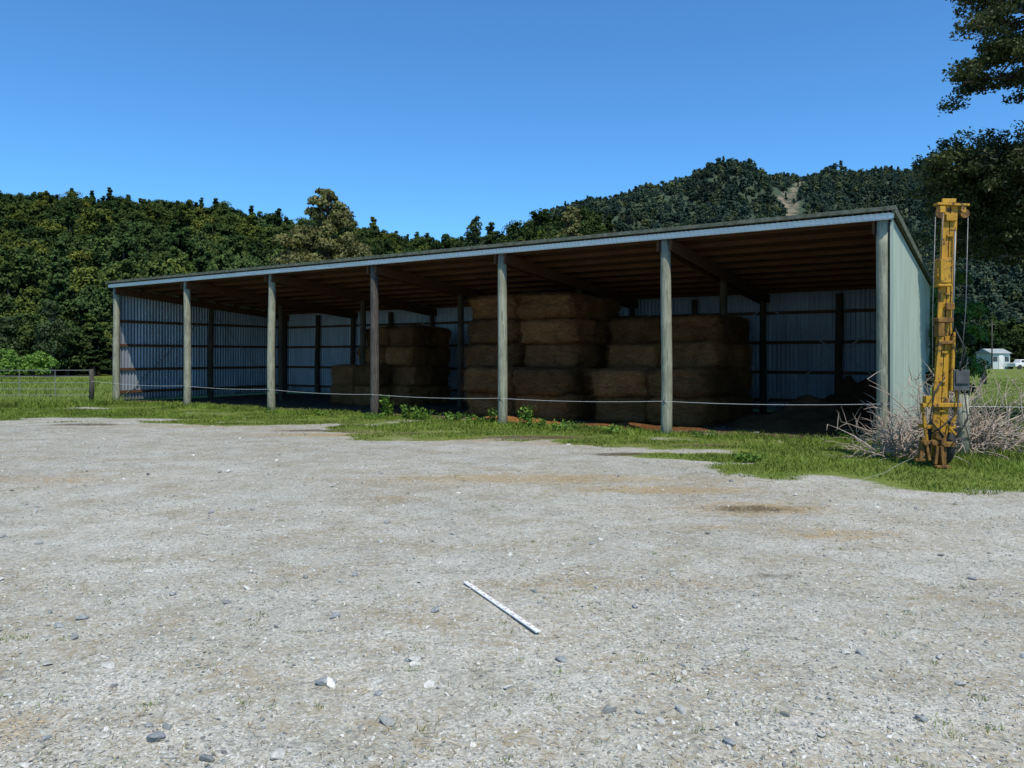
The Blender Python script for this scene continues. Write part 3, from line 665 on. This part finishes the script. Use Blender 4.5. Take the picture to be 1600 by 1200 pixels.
def pointed(name,X,Y,H,Rb,leaf,n,seed,mat):
    r=np.random.default_rng(seed);e=empty(name,(X,Y,0));C=[];RR=[];K=110
    for i in range(K):
        h=.35+.63*(i+r.random())/K;R0=Rb*(1-h)**.75*1.25+.15;a=r.random()*6.28;q=R0*r.uniform(.3,1.);C.append((q*math.cos(a),q*math.sin(a),h*H));RR.append(.3+R0*.24*r.uniform(.7,1.3))
    C=np.array(C);RR=np.array(RR);k=r.choice(K,n,p=RR**1.6/(RR**1.6).sum());u=norm(r.normal(size=(n,3)));u[:,2]=np.abs(u[:,2])*.9-.15
    P=C[k]+u*(RR[k]*(1.1-.5*r.random(n)**1.5))[:,None];V,F=leafquads(P,u+r.normal(size=(n,3))*.5,leaf*rng.uniform(.6,1.4,n),.6)
    link(bpy.data.objects.new('crown',quadmesh('crown',V,F,mat,{'rnd':np.repeat(np.clip(.2+.4*u[:,2]+.5*r.random(n),0,1),4)})),e)  # leaf tone part random, lighter on upward-facing leaves
    mb=MB();mb.tube([(0,0,-.2),(.1,0,H*.4),(0,.1,H*.97)],[H*.026,H*.018,H*.002],10)
    for c_ in C[::3]: mb.tube([(0,0,c_[2]*.9),tuple(c_*np.array([.5,.5,.97])),tuple(c_)],[H*.006,H*.004,H*.0015],6)
    mb.obj('trunk_and_limbs',M_bark,e,True)
pointed('kahikatea_tree',-18.1,75,18.1,6.2,.32,26000,5,M_fol_olive)
tree('kahikatea_tree',-20.9,73,13.5,2.6,.32,4500,'round',6,M_fol_olive)
pointed('beech_tree',9.2,118,25.0,6.0,.45,12000,8,M_fol_olive)
pointed('conifer_tree',-5.6,118,23.4,4.0,.4,9000,18,M_fol_dark)
tree('conifer_tree',-39.5,60,5.0,1.8,.22,3500,'cone',9,M_fol_dark)
tree('conifer_tree',-36,60,6,2.0,.22,3500,'cone',10,M_fol_dark)
tree('lime_shrub',-37.,55,2.0,1.5,.2,2200,'round',12,M_fol_lime)
tree('lime_shrub',-34.6,55.5,1.6,1.6,.2,2000,'round',13,M_fol_lime)
tree('garden_shrub',11.6,20.6,3.9,1.0,.1,7000,'round',14,M_fol_lime)
tree('garden_shrub',12.4,24.0,4.2,1.5,.11,6000,'round',15,M_fol_dark)
tree('garden_shrub',10.75,18.9,3.0,.6,.08,4500,'tall',16,M_fol_dark)
# big beech at right
bt=empty('silver_beech_tree',(0,0,0));mb=MB();T0=Vector((16.2,18.5,-.3))
tr=[T0,Vector((16,18.4,3)),Vector((15.7,18.2,6)),Vector((15.8,18,9)),Vector((15.6,18,13))];mb.tube(tr,[.55,.42,.33,.24,.1],14)
PP=[];NN=[];SH=[]
def spray(c,rad,n,thick):
    c=np.array(c);a=rng.random(n)*6.28;r=np.sqrt(rng.random(n))*rad
    P=np.stack([c[0]+np.cos(a)*r*1.15,c[1]+np.sin(a)*r,c[2]+rng.normal(0,.10*thick,n)*rad*1.3-(r/rad)**2*.12*rad+rng.normal(0,.03,n)],1)
    PP.append(P);NN.append(rng.normal(size=(n,3))*.7+np.array([0,-.1,.8]));SH.append(np.clip(rng.random(n)*.8+(P[:,2]-c[2])*.8+.1,0,1))  # leaf tone part random, lighter higher in the spray
def limb(p0,p1,r0,nsub,spr=1.0,dens=1.0,start=.25,thick=1.):
    p0=Vector(p0);p1=Vector(p1);pts=[]
    for k in range(8):
        f=k/7;q=p0.lerp(p1,f)+Vector((random.gauss(0,.07),random.gauss(0,.12),random.gauss(0,.07)+.35*math.sin(f*math.pi)));pts.append(q)
    mb.tube(pts,[r0*(1-.11*k) for k in range(8)],8)
    for k in range(nsub):
        f=start+(1-start)*(k+random.random())/nsub;i=min(6,int(f*7));b=pts[i].lerp(pts[i+1],f*7-i)
        e=b+Vector((random.gauss(-.2,.45),random.gauss(0,.7),random.gauss(.05,.22*thick)))*spr
        if f>.9: e=b+Vector((-.15,random.gauss(0,.2),random.gauss(0,.08*thick)))
        mb.tube([b,b.lerp(e,.5)+Vector((0,0,.05)),e],[r0*.22,r0*.15,.006],5,False)
        for j in range(3):
            c=b.lerp(e,.5+.25*j)+Vector((random.gauss(0,.14),random.gauss(0,.14),random.gauss(0,.07*thick)))
            spray(c,random.uniform(.18,.36),int(random.uniform(110,200)*dens),thick)
UP=[((15.8,18.2,7.1),(9.6,16.6,7.6),22),((15.8,18.1,7.7),(10.2,16.4,8.1),20),((15.8,18.1,8.6),(10.2,16.4,8.9),22),((15.8,18.1,9.),(10.0,17.0,9.7),24),((15.8,18.1,8.3),(10.9,17,8.5),20),((15.8,18.1,9.2),(11.0,18,10.4),16),((15.9,18,10),(12,16,12),20),((15.9,18,9),(20,17,10),20),((15.9,18,7),(20.5,19,7.5),20),((15.8,18,11),(16,17,14.5),20)]
LO=[((15.9,18.3,5.4),(9.35,17.0,6.0),30),((15.9,18.3,5.1),(9.5,17.2,5.65),32),((15.9,18.3,4.9),(9.6,17.4,5.35),30),((15.9,18.3,4.6),(10.0,17.4,4.95),28),((15.9,18.3,4.3),(10.2,17.6,4.6),26),((16,18.3,4.0),(10.6,17.5,4.25),24),((16,18.3,3.8),(11.0,17.5,3.9),18),((15.9,18.3,5.2),(10.6,16.2,5.5),26),((15.9,18.3,5.0),(10.6,19,5.2),26),((15.9,18.3,5.4),(10.8,18.6,6.0),22),((15.9,18.3,4.5),(10.8,16.6,4.9),24)]
for p0,p1,ns in UP: limb(p0,p1,.12,ns,1.0)
for p0,p1,ns in LO: limb(p0,p1,.10,ns,1.0,1.0,.2,1.7)
P=np.concatenate(PP);N=np.concatenate(NN);SH=np.concatenate(SH);V,F=leafquads(P,N,.08*rng.uniform(.5,1.5,len(P)),.55)
link(bpy.data.objects.new('foliage',quadmesh('foliage',V,F,M_fol_beech,{'rnd':np.repeat(SH,4)})),bt);mb.obj('trunk_and_limbs',M_bark,bt,True)
# weeds
def weed(X,Y,h,r,n,seed):
    e=empty('weed_plant',(X,Y,0));mb=MB();P=[];N=[]
    for k in range(n):
        a=random.uniform(0,6.28);rr=r*random.random()**.5;hh=h*random.uniform(.5,1);b=Vector((rr*.5*math.cos(a),rr*.5*math.sin(a),0));t_=Vector((rr*math.cos(a),rr*math.sin(a),hh))
        mb.tube([b,b.lerp(t_,.6),t_],[.006,.005,.002],5,False)
        for j in range(9):
            f=.2+.8*j/8;c=b.lerp(t_,f)+Vector((random.gauss(0,.035),random.gauss(0,.035),0));P.append(c);N.append((random.gauss(0,.6),random.gauss(0,.6),1))
    P=np.array(P);V,F=leafquads(P,np.array(N),.075*rng.uniform(.6,1.4,len(P)),.5)
    link(bpy.data.objects.new('leaves',quadmesh('leaves',V,F,M_fol_lime,{'rnd':np.repeat(rng.random(len(P)),4)})),e);mb.obj('stems',M_fol_lime,e)
for px,py,h,r,n in((606,652,.62,.2,26),(640,655,.38,.35,30),(585,655,.2,.3,14),(660,657,.3,.3,20),(822,667,.55,.18,20),(771,663,.42,.14,14),(705,658,.25,.4,22),(840,668,.25,.3,16),(880,672,.22,.35,16),(1165,722,.12,.28,26),(425,645,.2,.25,10),(505,650,.18,.3,12),(740,662,.25,.3,14),(960,676,.18,.3,14),(1100,684,.15,.3,12),(1330,690,.2,.3,14)):
    X,Y=ray(px,py);weed(X,Y,h,r,n,0)
# ------------------------------------------------------------------ farm cottage far right
c=empty('farm_cottage',(62,99,0),.15)
M_cw=simple('cottage_wall',(.40,.48,.45),(.48,.55,.52),2,.8);M_cr=simple('cottage_roof',(.24,.27,.26),(.32,.34,.33),2,.7);M_gl=simple('window_glass',(.03,.04,.05),(.06,.07,.08),2,.1)
MB().box((0,0,1.0),(2.6,2.6,2.0)).obj('walls',M_cw,c)
mb=MB();mb.v=[(-1.5,-1.5,2.0),(1.5,-1.5,2.0),(1.5,1.5,2.0),(-1.5,1.5,2.0),(-1.5,0,2.6),(1.5,0,2.6)];mb.f=[(0,1,5,4),(2,3,4,5),(0,4,3),(1,2,5),(3,2,1,0)];mb.obj('roof',M_cr,c)
mb=MB();mb.box((-.8,-1.32,1.3),(.6,.05,.6));mb.box((.85,-1.32,1.3),(.55,.05,.6));mb.obj('windows',M_gl,c)
MB().box((0,-1.33,.9),(.6,.06,1.8)).obj('door',M_white,c)
mb=MB();mb.tube([(60,96,-.2),(60,96,6)],[.09,.06],8);mb.box((60,96,5.6),(1.2,.08,.1));mb.obj('power_pole',M_postd,None,True)
c=empty('parked_car',(64.5,97,0),.1)
mb=MB();mb.box((0,0,.55),(3.2,1.5,.5));mb.box((.1,0,1.0),(1.9,1.3,.45),taper=.8);mb.obj('body',M_white,c,bevel=.08)
for xx in(-1.0,1.0):
    for yy in(-.7,.7): disc((xx,yy,.28),.28,.18,(0,1,0)).obj('wheel',M_rubber,c)
MB().box((.1,-.64,1.02),(1.5,.04,.26)).obj('side_window',M_gl,c)
# ------------------------------------------------------------------ camera & light
cam=bpy.data.cameras.new('camera');co=bpy.data.objects.new('camera',cam);co.location=(0,0,1.6);co.rotation_euler=(math.pi/2,0,0)
cam.sensor_width=36;cam.lens=27;cam.shift_y=-43/1600;cam.clip_end=6000;cam.clip_start=.05;link(co);S.camera=co
el=math.radians(60);hx,hy=.38,-.925;q=math.hypot(hx,hy);hx/=q;hy/=q
sd=Vector((hx*math.cos(el),hy*math.cos(el),math.sin(el)))
su=bpy.data.lights.new('sun','SUN');su.energy=5.0;su.angle=math.radians(.5);su.color=(1,.95,.84);so=bpy.data.objects.new('sun',su);so.rotation_euler=sd.to_track_quat('Z','Y').to_euler();so.location=(10,-20,30);link(so)
wd=bpy.data.worlds.new('World');S.world=wd;wd.use_nodes=True;nt=wd.node_tree;bg=nt.nodes['Background'];sk=nt.nodes.new('ShaderNodeTexSky');sk.sky_type='NISHITA';sk.sun_disc=False
sk.sun_elevation=el;sk.sun_rotation=math.atan2(hx,hy);sk.air_density=1.0;sk.dust_density=.1;sk.ozone_density=3.0;sk.altitude=300
mx_=nt.nodes.new('ShaderNodeMix');mx_.data_type='RGBA';mx_.blend_type='MULTIPLY';mx_.inputs[0].default_value=1;mx_.inputs[7].default_value=(.52,1.0,1.36,1)
nt.links.new(sk.outputs[0],mx_.inputs[6]);nt.links.new(mx_.outputs[2],bg.inputs[0]);bg.inputs[1].default_value=.135
S.view_settings.view_transform='Standard';S.view_settings.look='None';S.view_settings.exposure=0
